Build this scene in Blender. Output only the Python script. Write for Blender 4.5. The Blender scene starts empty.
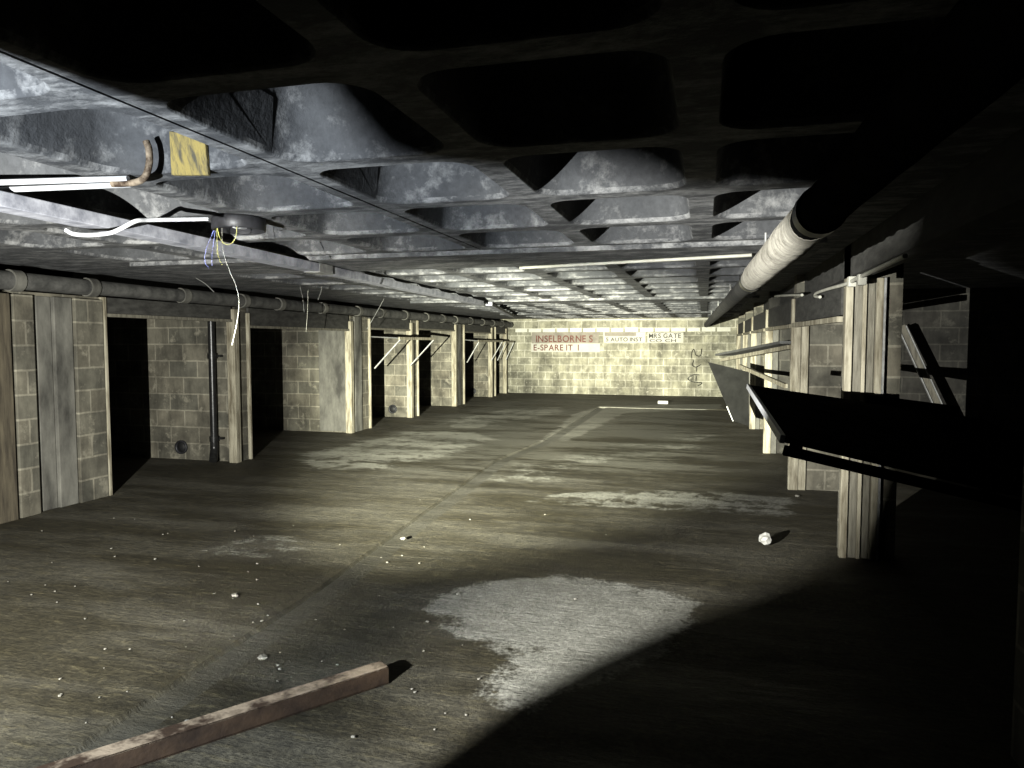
import bpy, bmesh, math, random
from mathutils import Vector, Matrix, noise as mnoise
sc = bpy.context.scene
COL = sc.collection
random.seed(7)
V = Vector

# ------------------------------------------------------------------ camera
F, EYE = 710.0, 1.6
PIT = math.atan(42 / F)
YAW = math.atan(193 * math.cos(PIT) / F)
cam_d = bpy.data.cameras.new('camera')
cam_d.sensor_width = 36.0
cam_d.lens = F / 1024 * 36.0
cam_d.clip_start = 0.02
cam = bpy.data.objects.new('camera', cam_d)
COL.objects.link(cam)
cam.location = (0, 0, EYE)
cam.rotation_euler = (math.pi / 2 - PIT, 0, YAW)
sc.camera = cam

# ------------------------------------------------------------------ world, exposure
w = bpy.data.worlds.new('world')
sc.world = w
w.use_nodes = True
w.node_tree.nodes['Background'].inputs[0].default_value = (0.5, 0.6, 0.7, 1)
w.node_tree.nodes['Background'].inputs[1].default_value = 0.0
vs = sc.view_settings
vs.view_transform = 'Standard'
vs.look = 'None'
vs.gamma = 1.0
vs.use_curve_mapping = False
vs.exposure = 0.0
sc.cycles.max_bounces = 4
sc.cycles.diffuse_bounces = 1

# ------------------------------------------------------------------ the torch (left of the camera; its stand and mask are added further down)
LX, LY, LZ = -1.9, 0.0, 1.25
LIGHT = V((LX, LY, LZ))


def spot(name, energy, size, blend, colour, target):
    d = bpy.data.lights.new(name, 'SPOT')
    d.energy = energy
    d.spot_size = math.radians(size)
    d.spot_blend = blend
    d.color = colour
    d.shadow_soft_size = 0.004
    o = bpy.data.objects.new(name, d)
    COL.objects.link(o)
    o.location = LIGHT
    o.rotation_euler = (V(target) - LIGHT).to_track_quat('-Z', 'Y').to_euler()
    return o


spot('torch_hot_beam', 50000, 16, 1.0, (1.0, 0.95, 0.74), (-2.5, 21.6, 1.0))
spot('torch_mid_beam', 90000, 28, 1.0, (1.0, 1.0, 0.82), (-2.6, 13.0, .60)).scale = (1.75, 1, 1)
spot('torch_left_beam', 6000, 66, 1.0, (1.0, 0.97, 0.86), (-4.9, 6.0, .85))
spot('torch_right_beam', 8200, 54, 1.0, (1.0, 0.98, 0.90), (.8, 6.0, .75))
spot('torch_spill', 2100, 140, 1.0, (0.86, 0.93, 1.0), (-2.6, 5.0, .9))

# ------------------------------------------------------------------ pixel helpers (measuring the photograph)
_fw = V((-math.sin(YAW) * math.cos(PIT), math.cos(YAW) * math.cos(PIT), -math.sin(PIT)))
_rt = V((math.cos(YAW), math.sin(YAW), 0))
_up = _rt.cross(_fw)
EYEP = V((0, 0, EYE))


def ray(x, y):
    return _fw + _rt * ((x - 512) / F) + _up * ((384 - y) / F)


def onz(x, y, z):
    d = ray(x, y)
    return EYEP + d * ((z - EYE) / d.z)


def ony(x, y, Y):
    d = ray(x, y)
    return EYEP + d * (Y / d.y)


def onx(x, y, X):
    d = ray(x, y)
    return EYEP + d * (X / d.x)


# ------------------------------------------------------------------ materials
def mat(name):
    m = bpy.data.materials.new(name)
    m.use_nodes = True
    nt = m.node_tree
    return m, nt, nt.nodes['Principled BSDF']


def N(nt, t, **kw):
    n = nt.nodes.new(t)
    for k, v in kw.items():
        setattr(n, k, v)
    return n


def ramp(nt, fac, stops):
    r = N(nt, 'ShaderNodeValToRGB')
    els = r.color_ramp.elements
    while len(els) < len(stops):
        els.new(0.5)
    for e, (p, c) in zip(els, stops):
        e.position = p
        e.color = (c[0], c[1], c[2], 1) if not isinstance(c, (int, float)) else (c, c, c, 1)
    nt.links.new(fac, r.inputs[0])
    return r.outputs[0]


def noise_tex(nt, vec, scale, detail=5, rough=0.6):
    n = N(nt, 'ShaderNodeTexNoise')
    n.inputs['Scale'].default_value = scale
    n.inputs['Detail'].default_value = detail
    n.inputs['Roughness'].default_value = rough
    if vec is not None:
        nt.links.new(vec, n.inputs['Vector'])
    return n.outputs['Fac']


def mix(nt, fac, a, b, mode='MIX'):
    m = N(nt, 'ShaderNodeMix', data_type='RGBA', blend_type=mode)
    for s, v in ((m.inputs[0], fac), (m.inputs[6], a), (m.inputs[7], b)):
        if hasattr(v, 'is_linked') or hasattr(v, 'links'):
            nt.links.new(v, s)
        elif isinstance(v, (int, float)):
            s.default_value = v
        else:
            s.default_value = (v[0], v[1], v[2], 1)
    return m.outputs[2]


def math_n(nt, op, a, b=None, clamp=False):
    m = N(nt, 'ShaderNodeMath', operation=op, use_clamp=clamp)
    for s, v in zip(m.inputs, (a, b)):
        if v is None:
            continue
        if isinstance(v, (int, float)):
            s.default_value = v
        else:
            nt.links.new(v, s)
    return m.outputs[0]


def bump(nt, bs, h, strength, dist=0.01):
    b = N(nt, 'ShaderNodeBump')
    b.inputs['Strength'].default_value = strength
    b.inputs['Distance'].default_value = dist
    nt.links.new(h, b.inputs['Height'])
    nt.links.new(b.outputs[0], bs.inputs['Normal'])
    return b


def posn(nt):
    return N(nt, 'ShaderNodeNewGeometry').outputs['Position']


def scaled(nt, vec, s):
    m = N(nt, 'ShaderNodeMapping')
    m.inputs['Scale'].default_value = s
    nt.links.new(vec, m.inputs['Vector'])
    return m.outputs[0]


def simple_mat(name, c1, c2, scale=8, rough=0.8, metal=0.0, bumps=0.3, stretch=(1, 1, 1), detail=6, lo=.35, hi=.68):
    m, nt, bs = mat(name)
    tc = N(nt, 'ShaderNodeTexCoord').outputs['Object']
    v = scaled(nt, tc, stretch)
    n = noise_tex(nt, v, scale, detail, .65)
    nt.links.new(ramp(nt, n, [(lo, c1), (hi, c2)]), bs.inputs['Base Color'])
    bs.inputs['Roughness'].default_value = rough
    bs.inputs['Metallic'].default_value = metal
    if bumps:
        bump(nt, bs, noise_tex(nt, v, scale * 4, 4, .6), bumps, .006)
    return m


def block_mat(name, b1, b2, mortar, bw=0.45, bh=0.225, msize=.011, stain=True, zoff=0.0, uoff=0.0):
    m, nt, bs = mat(name)
    g = N(nt, 'ShaderNodeNewGeometry')
    sp = N(nt, 'ShaderNodeSeparateXYZ')
    nt.links.new(g.outputs['Position'], sp.inputs[0])
    sn = N(nt, 'ShaderNodeSeparateXYZ')
    nt.links.new(g.outputs['True Normal'], sn.inputs[0])
    ax = math_n(nt, 'GREATER_THAN', math_n(nt, 'ABSOLUTE', sn.outputs[0]), .6)
    inv = math_n(nt, 'SUBTRACT', 1.0, ax)
    u = math_n(nt, 'ADD', math_n(nt, 'MULTIPLY', sp.outputs[1], ax), math_n(nt, 'MULTIPLY', sp.outputs[0], inv))
    u = math_n(nt, 'ADD', u, 30 + uoff)
    cb = N(nt, 'ShaderNodeCombineXYZ')
    nt.links.new(u, cb.inputs[0])
    nt.links.new(math_n(nt, 'ADD', sp.outputs[2], zoff), cb.inputs[1])
    # wobble so that the joints are not ruler straight
    nv = N(nt, 'ShaderNodeTexNoise')
    nv.inputs['Scale'].default_value = 9
    nt.links.new(g.outputs['Position'], nv.inputs['Vector'])
    off = N(nt, 'ShaderNodeVectorMath', operation='SCALE')
    nt.links.new(nv.outputs['Color'], off.inputs[0])
    off.inputs['Scale'].default_value = .012
    ad = N(nt, 'ShaderNodeVectorMath', operation='ADD')
    nt.links.new(cb.outputs[0], ad.inputs[0])
    nt.links.new(off.outputs[0], ad.inputs[1])
    br = N(nt, 'ShaderNodeTexBrick')
    br.offset = .5
    br.inputs['Scale'].default_value = 1.0
    br.inputs['Brick Width'].default_value = bw
    br.inputs['Row Height'].default_value = bh
    br.inputs['Mortar Size'].default_value = msize
    br.inputs['Mortar Smooth'].default_value = .25
    br.inputs['Color1'].default_value = (*b1, 1)
    br.inputs['Color2'].default_value = (*b2, 1)
    br.inputs['Mortar'].default_value = (*mortar, 1)
    nt.links.new(ad.outputs[0], br.inputs['Vector'])
    col = br.outputs['Color']
    if stain:
        n1 = noise_tex(nt, g.outputs['Position'], 2.2, 6, .65)
        col = mix(nt, 1.0, col, ramp(nt, n1, [(.32, .38), (.66, 1.3)]), 'MULTIPLY')
        n4 = noise_tex(nt, scaled(nt, g.outputs['Position'], (1, 1, .22)), 5, 6, .7)
        col = mix(nt, 1.0, col, ramp(nt, n4, [(.36, .6), (.6, 1.1)]), 'MULTIPLY')
        n3 = noise_tex(nt, g.outputs['Position'], 5.5, 7, .7)
        col = mix(nt, ramp(nt, n3, [(.56, 0.0), (.66, .75)]), col, mortar)
    nt.links.new(col, bs.inputs['Base Color'])
    bs.inputs['Roughness'].default_value = .92
    n2 = noise_tex(nt, g.outputs['Position'], 70, 4, .7)
    h = math_n(nt, 'ADD', math_n(nt, 'MULTIPLY', br.outputs['Fac'], .6), math_n(nt, 'MULTIPLY', n2, .5))
    bump(nt, bs, h, .5, .006)
    return m


M = {}
M['block'] = block_mat('old_concrete_block', (.22, .20, .15), (.16, .153, .12), (.35, .325, .25))
M['block_shaded'] = block_mat('shaded_concrete_block', (.075, .07, .058), (.055, .053, .044), (.11, .105, .085))  # darker copy of the block, dim light painted into its colour
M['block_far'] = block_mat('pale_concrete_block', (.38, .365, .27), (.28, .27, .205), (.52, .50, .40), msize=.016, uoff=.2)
M['soldier'] = simple_mat('white_brick', (.6, .59, .5), (.72, .71, .62), 9, .85)
M['timber'] = simple_mat('pale_painted_timber', (.17, .145, .095), (.52, .48, .36), 5, .8, stretch=(4, 4, .5), lo=.36, hi=.6)
M['timber_brown'] = simple_mat('brown_stained_timber', (.045, .037, .026), (.16, .135, .09), 5, .85, stretch=(4, 4, .4))
M['timber_grey'] = simple_mat('grey_weathered_timber', (.13, .12, .09), (.30, .28, .22), 7, .85, stretch=(6, 6, .6))
M['timber_dark'] = simple_mat('dark_fascia_timber', (.035, .034, .03), (.09, .088, .078), 6, .85, stretch=(1, 1, 3))
M['render'] = simple_mat('grey_cement_render', (.055, .053, .046), (.27, .262, .225), 3.5, .92, stretch=(1, 1, .35))
M['galv'] = simple_mat('galvanised_edge', (.33, .33, .32), (.68, .68, .64), 14, .5, .3, .15)
M['leafdark'] = simple_mat('dirty_dark_door_sheet', (.10, .10, .095), (.16, .16, .15), 5, .7, 0.0, .15)
M['greysheet'] = simple_mat('dull_grey_door_sheet', (.016, .016, .015), (.026, .026, .024), 5, .75, 0.0, .1)
M['shadesheet'] = simple_mat('shade_black_sheet', (.012, .012, .011), (.03, .03, .028), 5, .8, 0.0, .15)  # near black: the unlit look of door and bare pipe painted in
M['black_pipe'] = simple_mat('black_drainpipe', (.012, .012, .012), (.03, .03, .028), 12, .3, 0, .15)
M['sheath'] = simple_mat('grey_pipe', (.045, .045, .042), (.15, .147, .135), 7, .8, 0, .4)
M['white'] = simple_mat('white_plastic', (.55, .56, .58), (.80, .81, .83), 16, .5, 0, .1)
M['trunk'] = simple_mat('dirty_white_trunking', (.30, .31, .36), (.72, .73, .80), 10, .55, .1, .2, stretch=(1, 1, 1))
M['drum'] = simple_mat('dark_fitting', (.022, .022, .024), (.05, .05, .055), 14, .45, .2, .1)
M['bluewire'] = simple_mat('blue_wire', (.16, .18, .45), (.28, .30, .6), 10, .5, 0, 0)
M['yellowwire'] = simple_mat('yellow_green_wire', (.42, .42, .12), (.6, .58, .22), 10, .5, 0, 0)
M['cream'] = simple_mat('cream_cable', (.55, .54, .45), (.75, .74, .64), 10, .55, 0, 0)
M['wirek'] = simple_mat('grey_wire', (.2, .2, .19), (.38, .38, .35), 10, .6, 0, 0)
M['rust'] = simple_mat('rusty_steel', (.022, .012, .006), (.06, .035, .018), 9, .75, .1, .5, stretch=(1, 1, 1))
M['rustpale'] = simple_mat('flaking_pale_rust', (.05, .028, .014), (.42, .33, .23), 9, .85, 0, .6, lo=.42, hi=.58)
M['chip'] = simple_mat('pale_debris', (.20, .19, .16), (.42, .40, .34), 30, .8, 0, .2)
M['stone'] = simple_mat('white_debris', (.55, .54, .48), (.75, .74, .68), 12, .8, 0, .4)
M['lampblack'] = simple_mat('black_lamp_metal', (.02, .02, .02), (.03, .03, .03), 10, .6, .2, 0)
M['yellow'] = simple_mat('yellow_ochre_paint', (.11, .10, .07), (.40, .31, .10), 14, .95, 0, 1.0, stretch=(3, 1, .6), lo=.38, hi=.58)
M['signwhite'] = simple_mat('sign_white', (.46, .45, .39), (.56, .54, .48), 4, .8, 0, .05)
M['signgrey'] = simple_mat('sign_faded_grey', (.20, .18, .15), (.32, .29, .24), 4, .8, 0, .05)
M['red'] = simple_mat('faded_red_letters', (.09, .03, .02), (.20, .08, .06), 9, .8, 0, 0)
M['letgrey'] = simple_mat('grey_letters', (.03, .03, .025), (.09, .09, .08), 9, .8, 0, 0)
M['spray'] = simple_mat('black_spray_paint', (.05, .05, .04), (.12, .12, .10), 9, .8, 0, 0)


def pipe_white():
    m, nt, bs = mat('flaking_white_lagging')
    tc = N(nt, 'ShaderNodeTexCoord').outputs['Object']
    n = noise_tex(nt, tc, 9, 8, .7)
    v = scaled(nt, tc, (1, 9, 1))
    n2 = noise_tex(nt, v, 5, 6, .7)
    c = mix(nt, .5, ramp(nt, n, [(.38, (.20, .18, .14)), (.52, (.72, .68, .57))]),
            ramp(nt, n2, [(.35, (.26, .24, .19)), (.6, (.80, .76, .65))]))
    nt.links.new(c, bs.inputs['Base Color'])
    bs.inputs['Roughness'].default_value = .9
    bump(nt, bs, n2, .8, .02)
    return m


M['lagging'] = pipe_white()


def ceiling_mat():
    m, nt, bs = mat('soot_stained_concrete')
    p = posn(nt)
    n1 = noise_tex(nt, p, 1.6, 6, .65)
    n2 = noise_tex(nt, p, 7, 8, .72)
    n3 = noise_tex(nt, p, 26, 5, .7)
    c = ramp(nt, n1, [(.3, (.060, .063, .068)), (.72, (.125, .128, .132))])
    c = mix(nt, ramp(nt, n2, [(.53, 0.0), (.70, .8)]), c, (.34, .34, .335))
    # lime crust along the undersides of the ribs
    sz = N(nt, 'ShaderNodeSeparateXYZ')
    nt.links.new(p, sz.inputs[0])
    under = math_n(nt, 'LESS_THAN', sz.outputs[2], 2.345)
    n5 = noise_tex(nt, scaled(nt, p, (.6, 1.6, 1)), 5, 9, .75)
    c = mix(nt, math_n(nt, 'MULTIPLY', under, ramp(nt, n5, [(.47, 0.0), (.62, .85)])), c, (.42, .42, .415))
    c = mix(nt, 1.0, c, ramp(nt, n3, [(.3, .72), (.65, 1.1)]), 'MULTIPLY')
    nt.links.new(c, bs.inputs['Base Color'])
    bs.inputs['Roughness'].default_value = .9
    bump(nt, bs, math_n(nt, 'ADD', n3, math_n(nt, 'MULTIPLY', n2, .8)), .5, .012)
    return m


M['ceiling'] = ceiling_mat()


def floor_mat():
    m, nt, bs = mat('dirty_tamped_concrete')
    p = posn(nt)
    at = N(nt, 'ShaderNodeAttribute', attribute_name='pale')
    ar = N(nt, 'ShaderNodeAttribute', attribute_name='channel')
    du = N(nt, 'ShaderNodeAttribute', attribute_name='dust')
    streak = noise_tex(nt, scaled(nt, p, (.35, 1.3, 1)), 1.3, 7, .65)
    broad = noise_tex(nt, p, .55, 5, .6)
    fine = noise_tex(nt, p, 42, 6, .75)
    medium = noise_tex(nt, p, 9, 7, .72)
    tamp = noise_tex(nt, scaled(nt, p, (4, 17, 4)), 1.5, 6, .7)
    c = ramp(nt, broad, [(.32, (.032, .027, .014)), (.68, (.064, .056, .034))])
    c = mix(nt, ramp(nt, streak, [(.45, 0.0), (.62, .85)]), c, (.115, .105, .075))
    c = mix(nt, 1.0, c, ramp(nt, medium, [(.32, .5), (.68, 1.35)]), 'MULTIPLY')
    c = mix(nt, ramp(nt, tamp, [(.54, 0.0), (.68, .8)]), c, (.13, .112, .062))
    grit = noise_tex(nt, p, 95, 5, .8)
    c = mix(nt, 1.0, c, ramp(nt, fine, [(.36, .55), (.62, 1.5)]), 'MULTIPLY')
    c = mix(nt, ramp(nt, grit, [(.60, 0.0), (.70, .55)]), c, (.20, .185, .13))
    # drier, dusty part of the floor further in
    de = math_n(nt, 'ADD', math_n(nt, 'MULTIPLY', du.outputs['Fac'], .55), math_n(nt, 'MULTIPLY', math_n(nt, 'SUBTRACT', streak, .5), 1.5))
    fin = noise_tex(nt, scaled(nt, p, (.8, 4.2, 1)), 1.6, 8, .72)
    de = math_n(nt, 'ADD', de, math_n(nt, 'MULTIPLY', math_n(nt, 'SUBTRACT', fin, .5), 1.3))
    de = math_n(nt, 'ADD', de, math_n(nt, 'MULTIPLY', math_n(nt, 'SUBTRACT', medium, .5), .5))
    c = mix(nt, math_n(nt, 'MULTIPLY', ramp(nt, de, [(.34, 0.0), (.56, .95)]), du.outputs['Fac']), c, (.165, .157, .12))
    # dry pale patches with their own ragged outline
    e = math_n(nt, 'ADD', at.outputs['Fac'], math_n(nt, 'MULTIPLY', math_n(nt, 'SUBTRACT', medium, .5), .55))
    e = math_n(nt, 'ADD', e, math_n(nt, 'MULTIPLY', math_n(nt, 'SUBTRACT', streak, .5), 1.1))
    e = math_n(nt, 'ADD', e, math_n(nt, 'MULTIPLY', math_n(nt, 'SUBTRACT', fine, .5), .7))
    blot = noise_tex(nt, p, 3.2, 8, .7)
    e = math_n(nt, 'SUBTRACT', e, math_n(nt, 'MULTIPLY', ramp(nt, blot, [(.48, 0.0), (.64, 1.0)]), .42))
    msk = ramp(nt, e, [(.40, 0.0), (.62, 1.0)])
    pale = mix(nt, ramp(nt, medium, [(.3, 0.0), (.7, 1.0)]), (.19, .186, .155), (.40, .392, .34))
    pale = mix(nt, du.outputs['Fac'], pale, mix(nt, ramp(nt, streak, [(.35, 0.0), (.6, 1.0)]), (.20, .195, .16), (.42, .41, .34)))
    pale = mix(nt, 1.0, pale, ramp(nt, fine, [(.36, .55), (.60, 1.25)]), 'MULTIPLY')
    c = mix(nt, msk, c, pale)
    c = mix(nt, math_n(nt, 'MULTIPLY', ar.outputs['Fac'], .55), c, (.08, .076, .058))
    nt.links.new(c, bs.inputs['Base Color'])
    rr = ramp(nt, streak, [(.35, .55), (.6, .9)])
    nt.links.new(rr, bs.inputs['Roughness'])
    h = math_n(nt, 'ADD', math_n(nt, 'MULTIPLY', fine, .9), math_n(nt, 'MULTIPLY', tamp, 1.0))
    h = math_n(nt, 'ADD', h, math_n(nt, 'MULTIPLY', medium, .5))
    h = math_n(nt, 'ADD', h, math_n(nt, 'MULTIPLY', fin, 1.6))
    bump(nt, bs, h, .6, .018)
    return m


M['floor'] = floor_mat()


# deep shade put into the colours: every finish darkened alike to weaken bounce light
ALBEDO_CUT = .33
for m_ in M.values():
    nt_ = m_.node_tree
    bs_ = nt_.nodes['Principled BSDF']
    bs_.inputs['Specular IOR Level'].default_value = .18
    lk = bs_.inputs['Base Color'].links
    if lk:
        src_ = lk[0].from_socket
        nt_.links.new(mix(nt_, 1.0, src_, (ALBEDO_CUT, ALBEDO_CUT, ALBEDO_CUT), 'MULTIPLY'), bs_.inputs['Base Color'])


for k_ in ('greysheet', 'shadesheet'):
    b_ = M[k_].node_tree.nodes['Principled BSDF']
    b_.inputs['Specular IOR Level'].default_value = 0
    b_.inputs['Roughness'].default_value = 1

# ------------------------------------------------------------------ mesh builder
class MB:
    def __init__(s):
        s.v, s.f, s.sm = [], [], []

    def add(s, vs, fs, smooth=False):
        b = len(s.v)
        s.v += [tuple(p) for p in vs]
        s.f += [tuple(i + b for i in f) for f in fs]
        s.sm += [smooth] * len(fs)
        return s

    def box(s, a, b):
        x0, y0, z0 = (min(a[i], b[i]) for i in range(3))
        x1, y1, z1 = (max(a[i], b[i]) for i in range(3))
        return s.hexa([(x0, y0, z0), (x1, y0, z0), (x1, y1, z0), (x0, y1, z0),
                       (x0, y0, z1), (x1, y0, z1), (x1, y1, z1), (x0, y1, z1)])

    def hexa(s, p):
        return s.add(p, [(0, 3, 2, 1), (4, 5, 6, 7), (0, 1, 5, 4), (1, 2, 6, 5), (2, 3, 7, 6), (3, 0, 4, 7)])

    def slab(s, quad, n, t):
        """quad of four points thickened by t along n"""
        n = V(n).normalized() * t
        q = [V(p) for p in quad]
        return s.hexa([*q, *[p + n for p in q]])

    def bar(s, p0, p1, wd, ht, upv=(0, 0, 1)):
        p0, p1 = V(p0), V(p1)
        d = (p1 - p0).normalized()
        side = d.cross(V(upv)).normalized() * wd / 2
        u = side.cross(d).normalized() * ht / 2
        return s.hexa([p0 - side - u, p0 + side - u, p1 + side - u, p1 - side - u,
                       p0 - side + u, p0 + side + u, p1 + side + u, p1 - side + u])

    def tube(s, pts, r, n=10, cap=True):
        pts = [V(p) for p in pts]
        rs = r if isinstance(r, (list, tuple)) else [r] * len(pts)
        rings = []
        prev = None
        for i, p in enumerate(pts):
            d = (pts[min(i + 1, len(pts) - 1)] - pts[max(i - 1, 0)]).normalized()
            if prev is None:
                a = d.cross(V((0, 0, 1)))
                if a.length < .05:
                    a = d.cross(V((1, 0, 0)))
            else:
                a = prev - d * prev.dot(d)
            a.normalize()
            prev = a
            b = d.cross(a)
            rings.append([p + (a * math.cos(t) + b * math.sin(t)) * rs[i]
                          for t in [2 * math.pi * k / n for k in range(n)]])
        vs_ = [q for rg in rings for q in rg]
        fs = []
        for i in range(len(rings) - 1):
            for k in range(n):
                k2 = (k + 1) % n
                fs.append((i * n + k, i * n + k2, (i + 1) * n + k2, (i + 1) * n + k))
        s.add(vs_, fs, True)
        if cap:
            s.add(rings[0], [tuple(range(n))[::-1]])
            s.add(rings[-1], [tuple(range(n))])
        return s

    def lathe(s, prof, c, axis=(0, 0, 1), n=24):
        """prof: list of (radius, along axis)"""
        c, ax = V(c), V(axis).normalized()
        a = ax.cross(V((1, 0, 0)))
        if a.length < .1:
            a = ax.cross(V((0, 1, 0)))
        a.normalize()
        b = ax.cross(a)
        vs_ = [c + ax * h + (a * math.cos(2 * math.pi * k / n) + b * math.sin(2 * math.pi * k / n)) * r
               for r, h in prof for k in range(n)]
        fs = [(i * n + k, i * n + (k + 1) % n, (i + 1) * n + (k + 1) % n, (i + 1) * n + k)
              for i in range(len(prof) - 1) for k in range(n)]
        return s.add(vs_, fs, True)

    def build(s, name, m, parent=None, bevel=0.0, origin=None):
        me = bpy.data.meshes.new(name)
        o_ = V(origin) if origin is not None else V((0, 0, 0))
        me.from_pydata([V(p) - o_ for p in s.v], [], s.f)
        bm = bmesh.new()
        bm.from_mesh(me)
        bmesh.ops.recalc_face_normals(bm, faces=bm.faces)
        bm.to_mesh(me)
        bm.free()
        for p, q in zip(me.polygons, s.sm):
            p.use_smooth = q
        me.materials.append(M[m] if isinstance(m, str) else m)
        o = bpy.data.objects.new(name, me)
        COL.objects.link(o)
        o.location = o_
        if parent is not None:
            o.parent = parent
            o.matrix_parent_inverse = Matrix.Translation(-parent.location)
        if bevel:
            bv = o.modifiers.new('bevel', 'BEVEL')
            bv.width = bevel
            bv.segments = 2
            bv.limit_method = 'ANGLE'
        return o


def struct(o):
    o['kind'] = 'structure'
    return o


def tag(o, label, cat, group=None):
    o['label'] = label
    o['category'] = cat
    if group:
        o['group'] = group
    return o


def thing(name, loc, label, cat, group=None):
    o = bpy.data.objects.new(name, None)
    o.empty_display_size = .1
    COL.objects.link(o)
    o.location = loc
    return tag(o, label, cat, group)


def smooth_path(pts, n=6):
    """Catmull-Rom through the points"""
    p = [V(q) for q in pts]
    p = [p[0] * 2 - p[1]] + p + [p[-1] * 2 - p[-2]]
    out = []
    for i in range(1, len(p) - 2):
        for k in range(n):
            t = k / n
            a, b, c, d = p[i - 1], p[i], p[i + 1], p[i + 2]
            out.append(.5 * ((2 * b) + (c - a) * t + (2 * a - 5 * b + 4 * c - d) * t * t + (3 * b - a - 3 * c + d) * t ** 3))
    out.append(p[-2])
    return out


# ------------------------------------------------------------------ floor with its drain channel
ZC = 2.32         # underside of the ribs
YF = 21.6         # face of the far wall
XL, XR = -6.0, 1.0


def xc(Y):        # centre line of the drain
    pts = [(-3, -2.05), (2.5, -2.29), (4, -2.31), (9.2, -2.62), (11.3, -2.42), (17.3, -2.42), (23, -2.42)]
    for (a, b), (c, d) in zip(pts, pts[1:]):
        if a <= Y <= c:
            t = (Y - a) / (c - a)
            return b + (d - b) * t
    return pts[-1][1]


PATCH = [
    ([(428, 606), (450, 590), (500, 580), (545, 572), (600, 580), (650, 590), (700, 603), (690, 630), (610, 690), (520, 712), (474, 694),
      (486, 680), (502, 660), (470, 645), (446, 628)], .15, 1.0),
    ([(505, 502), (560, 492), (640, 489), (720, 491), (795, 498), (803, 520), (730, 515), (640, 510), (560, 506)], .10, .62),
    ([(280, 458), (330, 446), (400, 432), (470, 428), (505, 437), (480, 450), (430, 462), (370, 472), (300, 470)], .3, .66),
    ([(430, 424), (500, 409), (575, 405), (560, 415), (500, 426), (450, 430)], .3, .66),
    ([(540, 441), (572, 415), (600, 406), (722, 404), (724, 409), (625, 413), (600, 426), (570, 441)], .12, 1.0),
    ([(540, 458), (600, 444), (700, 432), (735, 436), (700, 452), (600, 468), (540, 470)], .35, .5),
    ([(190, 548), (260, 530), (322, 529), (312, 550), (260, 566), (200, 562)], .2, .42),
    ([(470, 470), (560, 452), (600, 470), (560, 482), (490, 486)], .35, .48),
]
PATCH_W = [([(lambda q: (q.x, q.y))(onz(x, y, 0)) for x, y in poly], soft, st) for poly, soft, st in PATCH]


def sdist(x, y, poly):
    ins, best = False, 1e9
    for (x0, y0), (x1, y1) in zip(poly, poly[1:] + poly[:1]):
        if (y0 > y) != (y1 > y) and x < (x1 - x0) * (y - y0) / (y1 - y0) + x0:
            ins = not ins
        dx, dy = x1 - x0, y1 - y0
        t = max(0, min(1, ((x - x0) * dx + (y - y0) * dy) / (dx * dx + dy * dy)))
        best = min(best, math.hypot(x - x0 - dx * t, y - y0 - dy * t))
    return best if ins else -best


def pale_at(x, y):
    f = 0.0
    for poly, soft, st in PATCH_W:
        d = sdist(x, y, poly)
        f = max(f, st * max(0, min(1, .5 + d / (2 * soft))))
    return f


def build_floor():
    ys = [-2.5, -1, .5]
    y = 1.4
    while y < YF:
        ys.append(y)
        y += .06 if y < 8 else .13
    ys += [17.22, 17.24, 17.40, 17.42, YF]
    ys = sorted(ys)
    HW = .085
    verts, faces, pale, chan, dust = [], [], [], [], []
    cols = 0
    for Y in ys:
        c = xc(Y)
        row = [-11.0, -9, -7.5, -6.5]
        nl, nr = 60, 56
        row += [-6.0 + (c - HW - .02 + 6.0) * i / nl for i in range(nl + 1)]
        i0 = len(row)
        row += [c - HW, c - HW * .3, c + HW * .3, c + HW]
        row += [c + HW + .02 + (1.0 - c - HW - .02) * i / nr for i in range(nr + 1)]
        row += [1.6, 3, 4.5, 6.2]
        cols = len(row)
        for i, X in enumerate(row):
            z = 0.0
            ch = 0.0
            if i0 <= i < i0 + 4:
                z = -.022 if Y < 17.4 else 0
                ch = 1.0 if Y < 17.4 else 0
            if 17.23 < Y < 17.41 and c - HW < X < .95:
                z, ch = -.03, 1.0
            if -6 < X < 1 and not ch:
                z += .006 * mnoise.noise(V((X * .9, Y * .6, 3)))
            verts.append((X, Y, z))
            pale.append(pale_at(X, Y) if -6.4 < X < 1.2 and Y > 1.3 else 0)
            chan.append(ch)
            ramp_ = lambda t: max(0, min(1, t))
            dust.append(ramp_((Y - 6.0) / 3.5) * ramp_((20.3 - Y) / 1.2) * ramp_((X + 6.0) / .9) * (1 - .6 * ramp_((X + .6) / 1.2)))
    for r in range(len(ys) - 1):
        for k in range(cols - 1):
            a = r * cols + k
            faces.append((a, a + 1, a + cols + 1, a + cols))
    me = bpy.data.meshes.new('floor')
    me.from_pydata(verts, [], faces)
    for nm, dat in (('pale', pale), ('channel', chan), ('dust', dust)):
        at = me.attributes.new(nm, 'FLOAT', 'POINT')
        at.data.foreach_set('value', dat)
    me.materials.append(M['floor'])
    o = bpy.data.objects.new('floor', me)
    COL.objects.link(o)
    struct(o)


build_floor()

# ------------------------------------------------------------------ waffle ceiling
PX = .835
XA = -1.70                       # the jointed rib
XS = [XA + PX * k for k in range(-4, 4)]                 # rib lines across
Y_ROWS = [[-.95 + .9 * k for k in range(8)],             # .. 5.35
          [6.3 + .9 * k for k in range(7)],              # 6.3 .. 11.7
          [12.4 + 5.0 / 6 * k for k in range(7)],        # 12.4 .. 17.4
          [18.1 + .875 * k for k in range(5)]]           # 18.1 .. 21.6


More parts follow.
